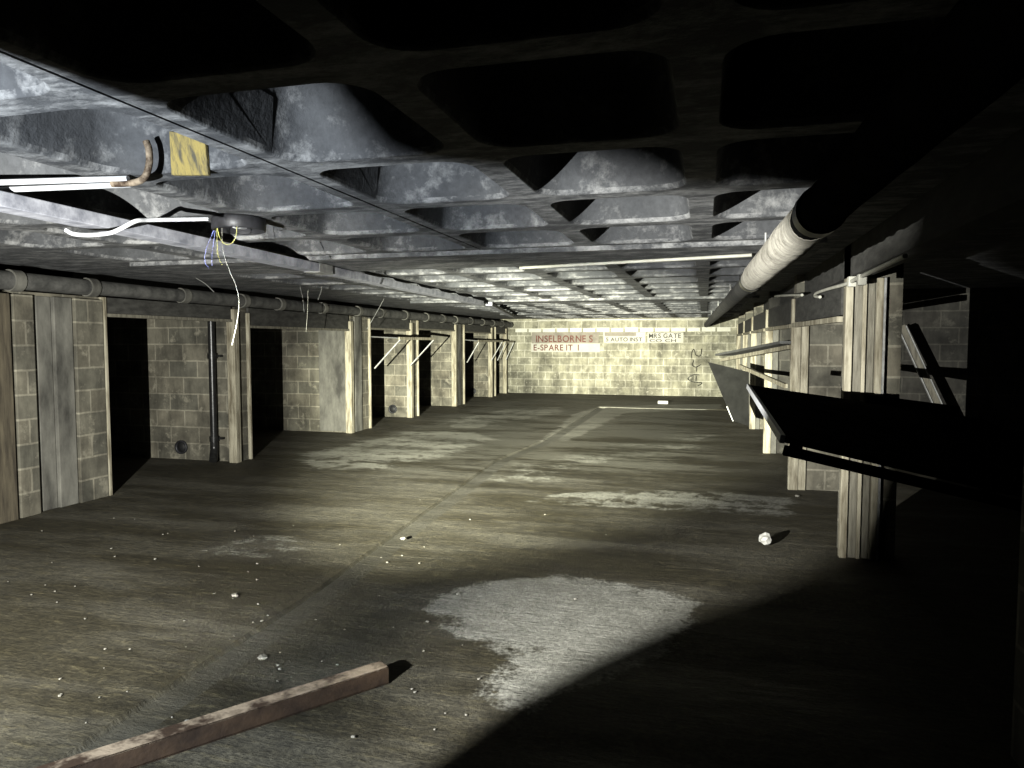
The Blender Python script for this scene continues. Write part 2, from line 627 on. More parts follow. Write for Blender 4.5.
def rrect(x0, y0, x1, y1, r, n=6):
    pts = []
    for cx, cy, a0 in ((x1 - r, y1 - r, 0), (x0 + r, y1 - r, 90), (x0 + r, y0 + r, 180), (x1 - r, y0 + r, 270)):
        for k in range(n + 1):
            a = math.radians(a0 + 90 * k / n)
            pts.append((cx + r * math.cos(a), cy + r * math.sin(a)))
    return pts


def coffer(mb, x0, x1, y0, y1, hw=.062, depth=.30):
    n = 6
    lo = rrect(x0 + hw, y0 + hw, x1 - hw, y1 - hw, .135, n)
    cxm, cym = (x0 + x1) / 2, (y0 + y1) / 2
    outer = []
    for i in range(len(lo)):                              # matching points on the cell's border
        q, k = divmod(i, n + 1)
        corner = ((x1, y1), (x0, y1), (x0, y0), (x1, y0))[q]
        px, py = lo[i]
        if k == n // 2:
            outer.append(corner)
        elif (k < n // 2) == (q in (0, 2)):
            outer.append((corner[0], py if abs(py - corner[1]) > .001 else corner[1]))
        else:
            outer.append((px, corner[1]))
    loops = [[(x, y, ZC) for x, y in outer], [(x, y, ZC) for x, y in lo]]
    for ins, up, r in ((.006, .012, .135), (.05, .20, .14), (.075, .265, .15), (.115, .292, .17), (.17, depth, .16)):
        loops.append([(x, y, ZC + up) for x, y in
                      rrect(x0 + hw + ins, y0 + hw + ins, x1 - hw - ins, y1 - hw - ins, r, n)])
    L = len(lo)
    vs_ = [p for lp in loops for p in lp]
    fs = [(i * L + k, i * L + (k + 1) % L, (i + 1) * L + (k + 1) % L, (i + 1) * L + k)
          for i in range(len(loops) - 1) for k in range(L)]
    sm = [i >= 1 for i in range(len(loops) - 1) for k in range(L)]
    b = len(mb.v)
    mb.v += vs_
    mb.f += [tuple(j + b for j in f) for f in fs]
    mb.sm += sm
    top = (len(loops) - 1) * L
    mb.f.append(tuple(b + top + k for k in range(L)))
    mb.sm.append(False)


def build_ceiling():
    mb = MB()
    JG = .007
    for rows in Y_ROWS:
        for ya, yb in zip(rows, rows[1:]):
            for xa, xb in zip(XS, XS[1:]):
                if abs(xa - XA) < .01:
                    coffer(mb, xa + JG, xb, ya, yb)
                elif abs(xb - XA) < .01:
                    coffer(mb, xa, xb - JG, ya, yb)
                else:
                    coffer(mb, xa, xb, ya, yb)
    # the joint along the rib: two faces and a lid
    ya, yb = -.95, 5.35
    mb.add([(XA - JG, ya, ZC), (XA - JG, yb, ZC), (XA - JG, yb, ZC + .12), (XA - JG, ya, ZC + .12)], [(0, 1, 2, 3)])
    mb.add([(XA + JG, ya, ZC), (XA + JG, yb, ZC), (XA + JG, yb, ZC + .12), (XA + JG, ya, ZC + .12)], [(0, 1, 2, 3)])
    mb.add([(XA - JG, ya, ZC + .12), (XA - JG, yb, ZC + .12), (XA + JG, yb, ZC + .12), (XA + JG, ya, ZC + .12)], [(0, 1, 2, 3)])
    for rows in Y_ROWS[1:]:
        ya, yb = rows[0], rows[-1]
        mb.add([(XA - JG, ya, ZC), (XA - JG, yb, ZC), (XA + JG, yb, ZC), (XA + JG, ya, ZC)], [(0, 1, 2, 3)])
    # solid bands over the column lines (slightly deeper than the ribs), and the side strips
    for ya, yb in ((5.35, 6.3), (11.7, 12.4), (17.4, 18.1)):
        mb.box((XS[0], ya, ZC - .035), (XS[-1], yb, ZC + .12))
    mb.box((-11.2, -2.5, ZC), (XS[0], YF, ZC + .12))
    mb.box((XS[-1], -2.5, ZC), (6.4, YF, ZC + .12))
    mb.box((XS[0], -2.5, ZC), (XS[-1], -.95, ZC + .12))
    struct(mb.build('ceiling', 'ceiling'))
    sl = MB().box((-11.2, -2.5, ZC + .31), (6.4, YF + .3, ZC + .40))
    struct(sl.build('ceiling_slab', 'ceiling'))


build_ceiling()

# ------------------------------------------------------------------ walls
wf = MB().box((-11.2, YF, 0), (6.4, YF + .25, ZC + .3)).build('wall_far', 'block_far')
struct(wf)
mb = MB()
x = -5.75
while x < .75:                                            # a course of white bricks along its top
    wd = .44 + random.uniform(-.03, .03)
    mb.box((x, YF - .012, 1.905), (x + wd - .045, YF + .01, 2.03 + random.uniform(-.012, .012)))
    x += wd
struct(mb.build('trim_1', 'soldier', bevel=.004))
struct(MB().box((-11.2, -2.7, 0), (-11.0, YF, ZC)).build('wall_left', 'block'))
struct(MB().box((6.2, -2.7, 0), (6.4, YF, ZC)).build('wall_right', 'block'))
struct(MB().box((-11.2, -2.75, 0), (6.4, -2.5, ZC + .3)).build('wall_near', 'block'))

# piers and dividing walls of the left-hand garages: (near face, far face)
LD = [(8.13, 8.36), (11.30, 11.97), (13.95, 14.25), (16.70, 17.30), (19.80, 20.12), (21.35, 21.6)]
mb = MB()                                                 # nearest left pier: several vertical strips of different make
mb.box((-11.0, 5.0, 0), (-6.02, 5.97, 2.06)).box((-11.0, 5.0, 2.06), (-6.34, 5.97, ZC))
struct(mb.build('wall_left', 'block'))
def pier_y(x, X):
    return onx(x, 470, X).y


mb = MB()
mb.box((-6.05, pier_y(42, -6.01), 0), (-6.01, pier_y(57, -6.01), 2.03))
mb.box((-6.05, pier_y(60, -5.98), 0), (-5.98, pier_y(78, -5.98), 2.03))
struct(mb.build('trim_2', 'render', bevel=.008))
mb = MB().box((-6.05, pier_y(20, -5.965), 0), (-5.965, pier_y(40, -5.965), 2.03))
mb.box((-6.05, pier_y(81, -5.96), 0), (-5.96, 5.955, 2.03))
struct(mb.build('trim_3', 'block', bevel=.008))
for i, (a, b) in enumerate(LD):
    w_ = MB().box((-11.0, a, 0), (-6.0, b, 2.06)).box((-11.0, a + .002, 2.06), (-6.34, b - .002, ZC)).build('wall_left', 'block')
    struct(w_)
    if b - a > .5:                                        # render-faced column in the thick piers
        struct(MB().box((-6.03, a + .10, 0), (-5.97, a + .36, 2.05)).build('trim_4', 'render', bevel=.008))
# smooth rendered panel on the wall in the second garage
struct(MB().box((-6.62, 11.285, .02), (-6.10, 11.302, 1.82)).build('trim_5', 'render'))
# downstand above the doors, left and right
struct(MB().box((-6.50, -2.5, 2.07), (-6.34, YF, ZC)).build('trim_6', 'timber_dark'))

# right-hand dividing walls: near face, far face, X of their end
RD = [(2.86, 3.08, 1.15), (5.70, 5.95, 1.00), (8.2, 8.42, .92), (10.8, 11.02, .86), (13.75, 13.98, .84), (16.6, 16.85, .84), (19.4, 19.65, .82)]
for a, b, xe in RD:
    struct(MB().box((xe + .02, a, 0), ({5.70: 1.37, 8.2: 1.42}.get(a, 6.2), b, ZC)).build('wall_right', 'block_shaded' if a == 10.8 else 'block'))
struct(MB().box((1.02, -2.5, 2.08), (1.16, YF, ZC)).build('trim_7', 'timber_dark'))

# ------------------------------------------------------------------ left door frames
ORD = ['first', 'second', 'third', 'fourth', 'fifth', 'sixth']
stalls = [(5.97, 8.13), (8.36, 11.30), (11.97, 13.95), (14.25, 16.70), (17.30, 19.80), (20.12, 21.35)]
HEADZ = [1.86, 1.79, 1.83, 1.86, 1.84, 1.84]
for i, (a, b) in enumerate(stalls):
    t = thing('door_frame', (-6.0, (a + b) / 2, 0),
              ['pale peeling timber door frame with dark lintel on nearest left garage',
               'timber door frame of left garage with the blank rendered side wall',
               'timber door frame around left garage with tilted open door on struts',
               'timber door frame of fourth left garage from the camera',
               'timber door frame of fifth left garage, second from the far wall',
               'timber door frame of the left garage beside the far wall'][i],
              'door frame', 'door frames of the left garages')
    MB().box((-6.03, a - .004, 0), (-5.955, a + .028, HEADZ[i] + .2)).build('jamb', 'timber', t, bevel=.004)
    MB().box((-6.06, b - .105, 0), (-5.94, b - .002, HEADZ[i] + .17)).build('post', 'timber', t, bevel=.008)
    MB().box((-6.04, a + .03, HEADZ[i]), (-5.96, b - .107, HEADZ[i] + .035)).build('rail', 'timber_grey', t, bevel=.004)
    MB().box((-6.02, a + .03, HEADZ[i] + .035), (-5.98, b - .107, 2.06)).build('lintel', 'timber_dark', t, bevel=.004)

# end post of the nearest pier
tag(MB().box((-6.07, pier_y(-3, -5.95), 0), (-5.95, pier_y(17, -5.95), 2.03)).build('door_post', 'timber_brown', bevel=.008),
    'brown timber post at the left edge of the view beside pale blocks', 'post')

# ------------------------------------------------------------------ right door frames
rst = [(3.08, 5.70, 1.12, 1.0), (5.95, 8.2, 1.02, .92), (8.42, 10.8, .94, .86), (11.02, 13.75, .86, .84), (13.98, 16.6, .84, .84), (16.85, 19.4, .84, .82)]
for i, (a, b, x0, x1) in enumerate(rst):
    t = thing('door_frame', (x1, (a + b) / 2, 0),
              ['door frame of nearest right garage, white striped post crossed by tilted black door',
               'door frame of second right garage with pale rail at its head',
               'door frame of right garage with hanging grey door sheet',
               'door frame of fourth right garage behind the hanging grey sheet',
               'door frame of fifth right garage, far end of right side',
               'door frame of sixth right garage, closest to far wall'][i],
              'door frame', 'door frames of the right garages')
    if i == 0:
        MB().box((.985, b - .06, 0), (1.035, b + .01, 2.06)).build('post', 'timber', t, bevel=.005)
        MB().box((1.035, b - .03, 0), (1.10, b + .01, 2.06)).build('strip', 'timber_grey', t, bevel=.003)
        MB().box((1.10, b - .055, 0), (1.125, b + .01, 2.06)).build('strip', 'timber', t, bevel=.003)
        MB().box((1.125, b - .025, 0), (1.185, b + .01, 2.06)).build('strip', 'timber_grey', t, bevel=.003)
        MB().box((1.19, b - .06, 0), (1.235, b + .01, 2.06)).build('strip', 'timber', t, bevel=.004)
        MB().box((1.235, b - .06, 0), (1.25, b - .04, 2.06)).build('strip', 'galv', t)
    else:
        MB().box((x1 - .03, b - .07, 0), (x1 + .07, b + .004, 2.06)).build('post', 'timber', t, bevel=.006)
        MB().box((x1 + .07, b - .05, 0), (x1 + .15, b + .004, 1.82)).build('strip', 'render' if i > 1 else 'timber', t, bevel=.006)
    if i == 0:
        continue
    MB().hexa([(x0 - .03, a + .09, 1.755), (x0 + .03, a + .09, 1.755), (x1 + .03, b - .09, 1.755), (x1 - .03, b - .09, 1.755),
               (x0 - .03, a + .09, 1.80), (x0 + .03, a + .09, 1.80), (x1 + .03, b - .09, 1.80), (x1 - .03, b - .09, 1.80)]
              ).build('rail', 'timber', t, bevel=.004)
    MB().hexa([(x0 + .0, a + .09, 1.81), (x0 + .02, a + .09, 1.81), (x1 + .02, b - .09, 1.81), (x1 + .0, b - .09, 1.81),
               (x0 + .0, a + .09, 2.06), (x0 + .02, a + .09, 2.06), (x1 + .02, b - .09, 2.06), (x1 + .0, b - .09, 2.06)]
              ).build('lintel', 'timber_dark', t)

# ------------------------------------------------------------------ the tilted doors on the right
P1 = onx(750, 385, .335)
P2 = onx(786, 437, .335)
Q1 = ony(890, 405, P1.y)
Q2 = ony(890, 461, P2.y)
d1, d2 = (Q1 - P1).normalized(), (Q2 - P2).normalized()
R1 = P1 + d1 * 1.55
R2 = P2 + d2 * 1.55
R1.y = min(R1.y, 5.6)
R2.y = max(R2.y, 3.14)
nn = (P2 - P1).cross(R1 - P1).normalized()
if nn.z < 0:
    nn = -nn
t = thing('garage_door', P1.lerp(R2, .5), 'black tilted up-and-over door sheet jutting out in front of the near right post', 'garage door', 'tilted garage doors')
MB().slab([P1, P2, R2, R1], -nn, .025).build('door_sheet', 'shadesheet', t)
e = (P2 - P1).normalized()
ins = (d1 + d2).normalized()
MB().bar(P1 - ins * .012 - nn * .012, P2 - ins * .012 - nn * .012, .022, .036, nn).build('edge_rail', 'white', t, bevel=.003)
MB().bar(P2 - nn * .058 - e * .01, R2 - nn * .058 - e * .01, .03, .042, nn).build('side_rail', 'shadesheet', t, bevel=.003)
for k_ in (.03, .5, .95):
    g0 = P2.lerp(R2, k_) - e * .012
    MB().bar(g0 - nn * .02, g0 - nn * .045, .03, .05, ins).build('rail_bracket', 'shadesheet', t)
MB().bar(P1 + ins * .8 + nn * .03 - e * -.05, P1 + ins * 1.4 + nn * .06 + e * .05, .05, .11, nn).build('pivot_bracket', 'shadesheet', t)

# second one: sheet hanging from a tilted frame rail
Yd = 11.25
a0, a1, a2, a3 = [ony(x, y, 11.3) for x, y in ((708, 362), (749, 372), (749, 426), (733, 421))]
B0, B1 = ony(722, 360, 11.4), ony(792, 346, 8.32)
B1.x = min(B1.x, .93)
B1 = onx(790, 347, .88)
t = thing('garage_door', (a0 + a2) / 2, 'grey door sheet hanging down from a broken frame on the right', 'garage door', 'tilted garage doors')
MB().slab([a0, a1, a2, a3], (0, 1, 0), .02).build('door_sheet', 'greysheet', t)
MB().bar(B0, B1, .05, .045).build('frame_rail', 'timber', t, bevel=.003)
MB().bar(B0 + V((.02, .0, .08)), B1 + V((.02, 0, .05)), .25, .03).build('frame_board', 'leafdark', t)
C0, C1 = ony(740, 366, 11.0), onx(786, 386, .88)
MB().bar(C0, C1, .04, .05).build('strut', 'timber', t, bevel=.003)
MB().bar(a3 + V((0, -.01, 0)), a3.lerp(a0, .25) + V((0, -.01, 0)), .03, .012).build('corner_trim', 'galv', t)


# up-and-over doors hanging open in the left garages
def open_door(y0, y1, z0, x_out, z_out, label):
    t = thing('garage_door', (-5.9, (y0 + y1) / 2, z0), label, 'garage door', 'open doors of the left garages')
    q = [(x_out, y0, z_out), (x_out, y1, z_out), (-7.2, y1, z0 + .05), (-7.2, y0, z0 + .05)]
    MB().slab(q, (0, 0, 1), .02).build('door_sheet', 'leafdark', t)
    MB().bar((x_out + .014, y0, z_out + .005), (x_out + .014, y1, z_out + .005), .022, .05).build('edge_rail', 'timber', t)
    for yy in (y0 + .06, y1 - .06):
        MB().bar((x_out + .02, yy, z_out - .01), (-5.93, yy, z_out - .55), .02, .035, (0, 1, 0)).build('strut', 'galv', t)
    return t


open_door(12.03, 13.82, 1.70, -5.42, 1.66, 'open door leaf on slanting struts in third left garage')
open_door(17.36, 19.65, 1.68, -5.62, 1.62, 'open door leaf tipped down in fifth left garage')
open_door(20.16, 21.2, 1.66, -5.7, 1.60, 'open door leaf with one strut in left garage by the far wall')

# leaning channel in the near right garage
b0, b1 = ony(901, 326, 10.1), ony(944, 420, 9.9)
dd = (b1 - b0)
b1 = b0 + dd * ((b0.z - .02) / (-dd.z))
t = thing('steel_channel', b1, 'grey steel channel leaning in the dark near right garage', 'channel')
MB().bar(b0, b1, .10, .012, (0, 1, 0)).build('web', 'timber_grey', t)
for s in (-1, 1):
    MB().bar(b0 + V((s * .05, -.02, 0)), b1 + V((s * .05, -.02, 0)), .012, .045, (0, 1, 0)).build('flange', 'galv', t)

# ------------------------------------------------------------------ pipes
t = thing('overhead_pipe', (.37, 6, 2.1), 'fat lagged pipe under the ceiling along the right side, white near and grey far', 'pipe')


def pp(Y):
    return V((.478 - .0205 * Y, Y, 2.10))


def lag(Y0, Y1, r, n, seed, amp):
    rng = random.Random(seed)
    pts, rs = [], []
    for i in range(n + 1):
        Y = Y0 + (Y1 - Y0) * i / n
        pts.append(pp(Y))
        rs.append(r * (1 + rng.uniform(-amp, amp)))
    return pts, rs


pts, rs = lag(3.16, 6.0, .09, 46, 3, .075)
MB().tube(pts, rs, 24).build('white_lagging', 'lagging', t)['label'] = 'white flaking lagging'
pts, rs = lag(6.12, YF - .05, .078, 60, 4, .04)
MB().tube(pts, rs, 20).build('grey_lagging', 'sheath', t)
MB().tube([pp(5.98), pp(6.14)], .094, 24).build('collar', 'black_pipe', t)
pts, rs = lag(-1.5, 3.18, .082, 30, 5, .02)
MB().tube(pts, rs, 20).build('bare_pipe', 'shadesheet', t)
MB().tube([pp(2.92), pp(3.02)], .094, 24).build('collar', 'drum', t)
for Y in (5.0, 9.2, 13.0, 17.0):
    c = pp(Y)
    MB().tube([c + V((0, 0, .07)), V((c.x, c.y, ZC - .005 if Y not in (5.0,) else ZC - .002))], .008, 8).build('hanger', 'galv', t)

t = thing('wall_pipe', (-5.86, 8, 2.14), 'grey jointed pipe running above the left garages under the ceiling', 'pipe')
rng = random.Random(9)
y = 3.0
while y < YF - .1:
    L = min(1.05 + rng.uniform(-.25, .3), YF - .05 - y)
    r = .078 + rng.uniform(-.006, .006)
    MB().tube([(-5.86, y, 2.14), (-5.86, y + L - .05, 2.135)], r, 18).build('pipe_length', 'sheath', t)
    if y + L < YF - .1:
        MB().tube([(-5.86, y + L - .075, 2.137), (-5.86, y + L + .025, 2.137)], r + .014, 18).build('coupling', 'render', t)
    y += L

# black drainpipe beside the first post
dp = ony(213, 400, 8.02)
X0 = dp.x
t = thing('drainpipe', (X0, 8.02, 0), 'black vertical drainpipe beside pale post on left block wall', 'drainpipe')
MB().tube([(X0, 8.02, .26), (X0, 8.02, 2.0)], .045, 16).build('pipe_shaft', 'black_pipe', t)
MB().tube(smooth_path([(X0, 8.02, .27), (X0 - .0, 8.02, .18), (X0 + .02, 7.98, .10), (X0 + .05, 7.93, .04)], 4), .052, 14).build('shoe', 'black_pipe', t)
for z in (.28, 1.38):
    MB().tube([(X0, 8.02, z), (X0, 8.02, z + .07)], .058, 16).build('socket', 'black_pipe', t)
    MB().box((X0 - .09, 8.07, z + .02), (X0 + .09, 8.13, z + .05)).build('bracket', 'black_pipe', t)

# round drain outlets at the foot of the walls
for q, lab in (((182, 447, 8.13), 'small round drain hole at base of nearest left block wall'),
               ((393, 409, 13.95), 'small round drain hole at base of wall in third left garage'),
               ((473, 391, 19.8), 'small round drain hole at base of wall in fifth left garage')):
    p = ony(*q)
    p.z = max(p.z, .1)
    t = thing('drain_outlet', (p.x, q[2], p.z), lab, 'drain outlet', 'drain outlets in the left walls')
    MB().lathe([(.095, -.002), (.095, -.03), (.07, -.03), (.068, -.004)], (p.x, q[2], p.z), (0, 1, 0), 20).build('collar', 'drum', t)
    MB().lathe([(.0005, -.005), (.069, -.005), (.069, -.003), (.0005, -.003)], (p.x, q[2], p.z), (0, 1, 0), 20).build('shade_disc', 'lampblack', t)  # black disc in place of the shade inside the hole

# ------------------------------------------------------------------ conduits and fittings under the left ceiling
zt = ZC - .078
A, B = onz(-40, 193, zt), onz(480, 303, zt)
t = thing('cable_trunking', A.lerp(B, .5), 'dirty white cable trunking running along the left ceiling', 'trunking')
A2 = A.lerp(B, .36)
B2 = A.lerp(B, .375)
MB().bar(A, A2, .14, .07).build('trunking_length', 'trunk', t, bevel=.004)
MB().bar(B2, B, .13, .07).build('trunking_length', 'trunk', t, bevel=.004)
MB().bar(A2 + V((0, -.05, -.002)), B2 + V((0, .05, -.002)), .15, .077).build('joint_cover', 'galv', t)
C_, D_ = B + V((0.0, .5, .01)), onz(512, 316, zt)
tag(MB().bar(C_, D_, .11, .06).build('cable_trunking', 'trunk', bevel=.004), 'far broken length of pale trunking near the end of left ceiling', 'trunking')

zt = ZC - .02
for k, (pa, pb, lab) in enumerate((((-40, 183.5), (128, 178.5), 'upper white conduit of a pair crossing the near left ceiling'),
                                   ((-40, 191.5), (131, 184.5), 'lower white conduit of a pair crossing the near left ceiling'))):
    a_, b_ = onz(*pa, zt), onz(*pb, zt)
    tag(MB().tube([a_, a_.lerp(b_, .5), b_], .013, 10).build('conduit', 'white'), lab, 'conduit', 'pair of ceiling conduits')
hk = [onz(112, 184, zt - .02), onz(132, 183, zt - .02), ony(144, 178, 2.50), ony(149, 165, 2.49), ony(149, 150, 2.485), ony(146, 141, 2.48)]
tag(MB().tube(smooth_path(hk, 5), .014, 10).build('bent_pipe', 'rustpale'), 'rusty cream pipe bent up into a ceiling coffer', 'pipe')

Yc = onz(239, 224, ZC - .035).y - .34
cpts = [ony(x, y, Yc + dy) for x, y, dy in ((66, 230, -.3), (74, 234, -.3), (90, 235, -.3), (110, 233, -.3), (122, 228, -.3), (136, 221, -.28), (150, 220, -.2), (180, 219.5, -.08), (208, 219, .02))]
tag(MB().tube(smooth_path(cpts, 5), .011, 10).build('conduit', 'white'), 'white kinked conduit leading to the round dark ceiling fitting', 'conduit')

fc = onz(239, 224, ZC - .035)
t = thing('light_fitting', (fc.x, fc.y, ZC), 'round dark empty light fitting with dangling coloured wires on left ceiling', 'light fitting')
MB().lathe([(.0005, 0), (.145, 0), (.15, -.012), (.15, -.07), (.143, -.076), (.136, -.07), (.134, -.02), (.0005, -.018)],
           (fc.x, fc.y, ZC), (0, 0, 1), 32).build('drum', 'drum', t)
MB().box((fc.x - .03, fc.y - .02, ZC - .06), (fc.x + .03, fc.y + .03, ZC - .018)).build('terminal_block', 'white', t)
Yw = fc.y - .06


def wire(pts, r, m, nm):
    MB().tube(smooth_path([ony(x, y, Yw + dy) for x, y, dy in pts], 6), r, 6).build(nm, m, t)


wire([(216, 226, .02), (211, 237, .0), (206, 250, .0), (205, 262, 0), (209, 268, 0)], .002, 'bluewire', 'blue_wire')
wire([(216, 226, .03), (214, 240, .02), (212, 255, .02), (212, 266, .02)], .002, 'bluewire', 'blue_wire')
wire([(217, 226, .03), (217, 240, .04), (218, 255, .03), (222, 265, .02)], .002, 'yellowwire', 'yellow_wire')
wire([(217, 227, .0), (220, 238, .0), (225, 244, 0), (232, 243, 0), (236, 236, 0), (237, 226, 0)], .0024, 'yellowwire', 'yellow_wire')
wire([(222, 228, .03), (223, 250, .03), (230, 272, .03), (236, 286, .03), (239, 302, .03), (237, 322, .03), (232, 345, .03)], .0024, 'wirek', 'cream_cable')

# thin strands hanging from the ceiling
for k, (p, q, lab) in enumerate((((300, 283), (304, 312), 'thin grey wire hanging straight from left ceiling before second garage'),
                                 ((308, 290), (306, 332), 'pale wire hanging down to the head of second left garage'),
                                 ((322, 286), (318, 300), 'short wire stub hanging from ceiling above second left garage'),
                                 ((384, 299), (367, 329), 'pale slanting wire hanging above third left garage'),
                                 ((196, 278), (214, 292), 'faint wire slanting under ceiling beside the dangling cream cable'))):
    a_ = onz(*p, ZC - .002)
    if k == 0:
        a_ = onx(*p, XS[0] - .06)
        a_.z = ZC - .002
    b_ = ony(*q, a_.y)
    m_ = a_.lerp(b_, .5) + V((.01, .0, .01))
    tag(MB().tube(smooth_path([a_, m_, b_], 5), .004, 6).build('hanging_wire', 'wirek' if k != 1 else 'cream'), lab, 'wire', 'wires hanging from the ceiling')

# the yellow patch on a coffer side
yy = 2.65 - .062
fa = [ony(169, 131, yy - .062), ony(204, 137, yy - .058), ony(208, 175, yy - .014), ony(171, 175, yy - .014)]
tag(MB().slab([fa[0], fa[1], fa[2], fa[3]], (0, 1, 0), .02).build('paint_patch', 'yellow', bevel=.003),
    'yellow ochre patch on the side of a near left ceiling coffer', 'paint patch')

# white horizontal conduit across the first solid band, and one at the far wall
a_, b_ = onz(520, 268, ZC - .052), onz(752, 255, ZC - .052)
tag(MB().tube([a_, b_], .014, 8).build('conduit', 'cream'), 'pale thin conduit crossing the ceiling ahead of the lagged pipe', 'conduit')
tag(MB().tube([(-5.0, YF - .2, 2.27), (.2, YF - .2, 2.27)], .022, 8).build('conduit', 'cream'), 'pale conduit along top of the far block wall', 'conduit')

# ------------------------------------------------------------------ right-hand conduit with clips
t = thing('conduit', (.93, 5, 2.03), 'pale conduit clipped along the head of the near right posts', 'conduit')
pts = [onx(905, 256, .955), onx(860, 277, .955), onx(846, 284, .955), onx(828, 289, .955), onx(817, 293, .955), onx(815, 296, .955), onx(820, 297, .945)]
MB().tube(smooth_path(pts, 5), .013, 10).build('tube', 'cream', t)
for q in ((861, 279), (851, 281)):
    p = onx(*q, .955)
    MB().box((p.x - .02, p.y - .03, p.z - .04), (p.x + .03, p.y + .03, p.z + .03)).build('clip', 'cream', t, bevel=.005)
pts = [onx(802, 295, .9), onx(792, 295, .9), onx(775, 296, .9)]
tag(MB().tube(pts, .014, 8).build('conduit', 'cream'), 'short pale conduit above the second right post', 'conduit')

# ------------------------------------------------------------------ writing on the far wall
def glyph(ch):
    cu = bpy.data.curves.new('letter', 'FONT')
    cu.body = ch
    cu.offset = .018
    ob = bpy.data.objects.new('letter', cu)
    COL.objects.link(ob)
    dg = bpy.context.evaluated_depsgraph_get()
    me = bpy.data.meshes.new_from_object(ob.evaluated_get(dg))
    bpy.data.objects.remove(ob)
    xs = [v.co.x for v in me.vertices]
    return me, min(xs), max(xs)


def text_mesh(body, m, x, z, width, height, parent, Y):
    gl, cur = [], 0.0
    for ch in body:
        if ch == ' ':
            cur += .28
            continue
        me, lo, hi = glyph(ch)
        gl.append((me, cur - lo))
        cur += hi - lo + .10
    k, kz = width / cur, height / .73
    for me, off in gl:
        for v in me.vertices:
            v.co = (x + (v.co.x + off) * k, Y, z + v.co.y * kz)
        me.materials.clear()
        me.materials.append(M[m])
        o = bpy.data.objects.new('letter', me)
        COL.objects.link(o)
        o.parent = parent
        o.matrix_parent_inverse = Matrix.Translation(-parent.location)


YS = YF - .012
t = thing('painted_sign', (-4.1, YF, 1.3), 'large faded sign with two rows of red letters on far wall', 'sign')
MB().box((-5.22, YS, 1.56), (-3.12, YF - .001, 1.90)).build('faded_band', 'signgrey', t)
MB().box((-5.24, YS, 1.29), (-3.08, YF - .001, 1.555)).build('white_band', 'signwhite', t)
text_mesh('INSELBORNE S', 'red', -5.08, 1.60, 1.80, .21, t, YS - .005)
text_mesh('E-SPARE IT  I', 'red', -5.16, 1.34, 1.45, .19, t, YS - .005)
t = thing('painted_sign', (-2.2, YF, 1.5), 'white faded sign with grey letters right of the red sign', 'sign')
MB().box((-2.98, YS, 1.58), (-1.72, YF - .001, 1.895)).build('white_band', 'signwhite', t)
MB().box((-2.94, YS - .003, 1.78), (-2.0, YS + .001, 1.89)).build('grey_band', 'signgrey', t)
text_mesh('5 AUTO INST', 'letgrey', -2.9, 1.62, 1.1, .12, t, YS - .005)
t = thing('painted_sign', (-1.1, YF, 1.5), 'small sign with dark letters below white bricks at right of far wall', 'sign')
MB().box((-1.66, YS, 1.58), (-.62, YF - .001, 1.88)).build('white_band', 'signwhite', t)
text_mesh('MRS GATE', 'letgrey', -1.62, 1.72, .95, .14, t, YS - .005)
text_mesh('CO CH', 'letgrey', -1.6, 1.60, .8, .09, t, YS - .005)


def stroke(mb, pts, wd):
    pp_ = smooth_path([ony(x, y, YF - .006) for x, y in pts], 6)
    for a_, b_ in zip(pp_, pp_[1:]):
        d = (b_ - a_).normalized()
        s = V((-d.z, 0, d.x)) * wd / 2
        ex = d * wd * .3
        mb.slab([a_ - s - ex, a_ + s - ex, b_ + s + ex, b_ - s + ex], (0, 1, 0), .004)


t = thing('graffiti', (-.25, YF, .9), 'thin dark spray graffiti scrawl at right end of far wall', 'graffiti')
for s_ in ([(691.5, 358), (692, 352), (694, 349.5), (696, 355), (700, 356), (701.5, 352), (701.5, 349)],
           [(694, 360), (692.5, 365), (696, 367), (701, 364.5)], [(697, 366), (696.5, 371.5)],
           [(699, 374.8), (693, 375), (688, 378.5), (692, 381.5), (698, 382.5), (702, 383), (698, 386)], [(696.5, 376), (696, 381)]):
    mb = MB()
    stroke(mb, s_, .026)
    mb.build('paint_stroke', 'spray', t)

# ------------------------------------------------------------------ things on the floor
# rusty steel channel in the foreground
e1 = onz(389, 684, 0)
e0 = onz(60, 794, 0)
dd = (e1 - e0).normalized()
e0 = e0 - dd * .6
side = V((-dd.y, dd.x, 0))
Hh, Wd, Th = .082, .085, .007
t = thing('steel_beam', e0.lerp(e1, .5), 'rusty steel channel lying on the floor in the left foreground', 'beam')
MB().slab([e0 + V((0, 0, .004)), e1 + V((0, 0, .004)), e1 + V((0, 0, Hh)), e0 + V((0, 0, Hh))], side, Th).build('web', 'rust', t, bevel=.002)
MB().slab([e0 + V((0, 0, Hh)), e1 + V((0, 0, Hh)), e1 + side * Wd + V((0, 0, Hh)), e0 + side * Wd + V((0, 0, Hh))], (0, 0, -1), Th).build('upper_flange', 'rustpale', t, bevel=.002)
MB().slab([e0 + V((0, 0, .004)), e1 + V((0, 0, .004)), e1 + side * Wd + V((0, 0, .004)), e0 + side * Wd + V((0, 0, .004))], (0, 0, 1), Th).build('lower_flange', 'rust', t)


def rock(name, loc, r, m, seed, squash=.6):
    bm = bmesh.new()
    bmesh.ops.create_icosphere(bm, subdivisions=2 if r > .02 else 1, radius=r)
    for v in bm.verts:
        n = mnoise.noise(v.co * (1.6 / r) + V((seed * 3.1, seed, 0)))
        v.co *= 1 + .55 * n
        v.co.z *= squash
    zmin = min(v.co.z for v in bm.verts)
    for v in bm.verts:
        v.co.z -= zmin
    me = bpy.data.meshes.new(name)
    bm.to_mesh(me)
    bm.free()
    me.materials.append(M[m])
    o = bpy.data.objects.new(name, me)
    COL.objects.link(o)
    o.location = loc
    return o


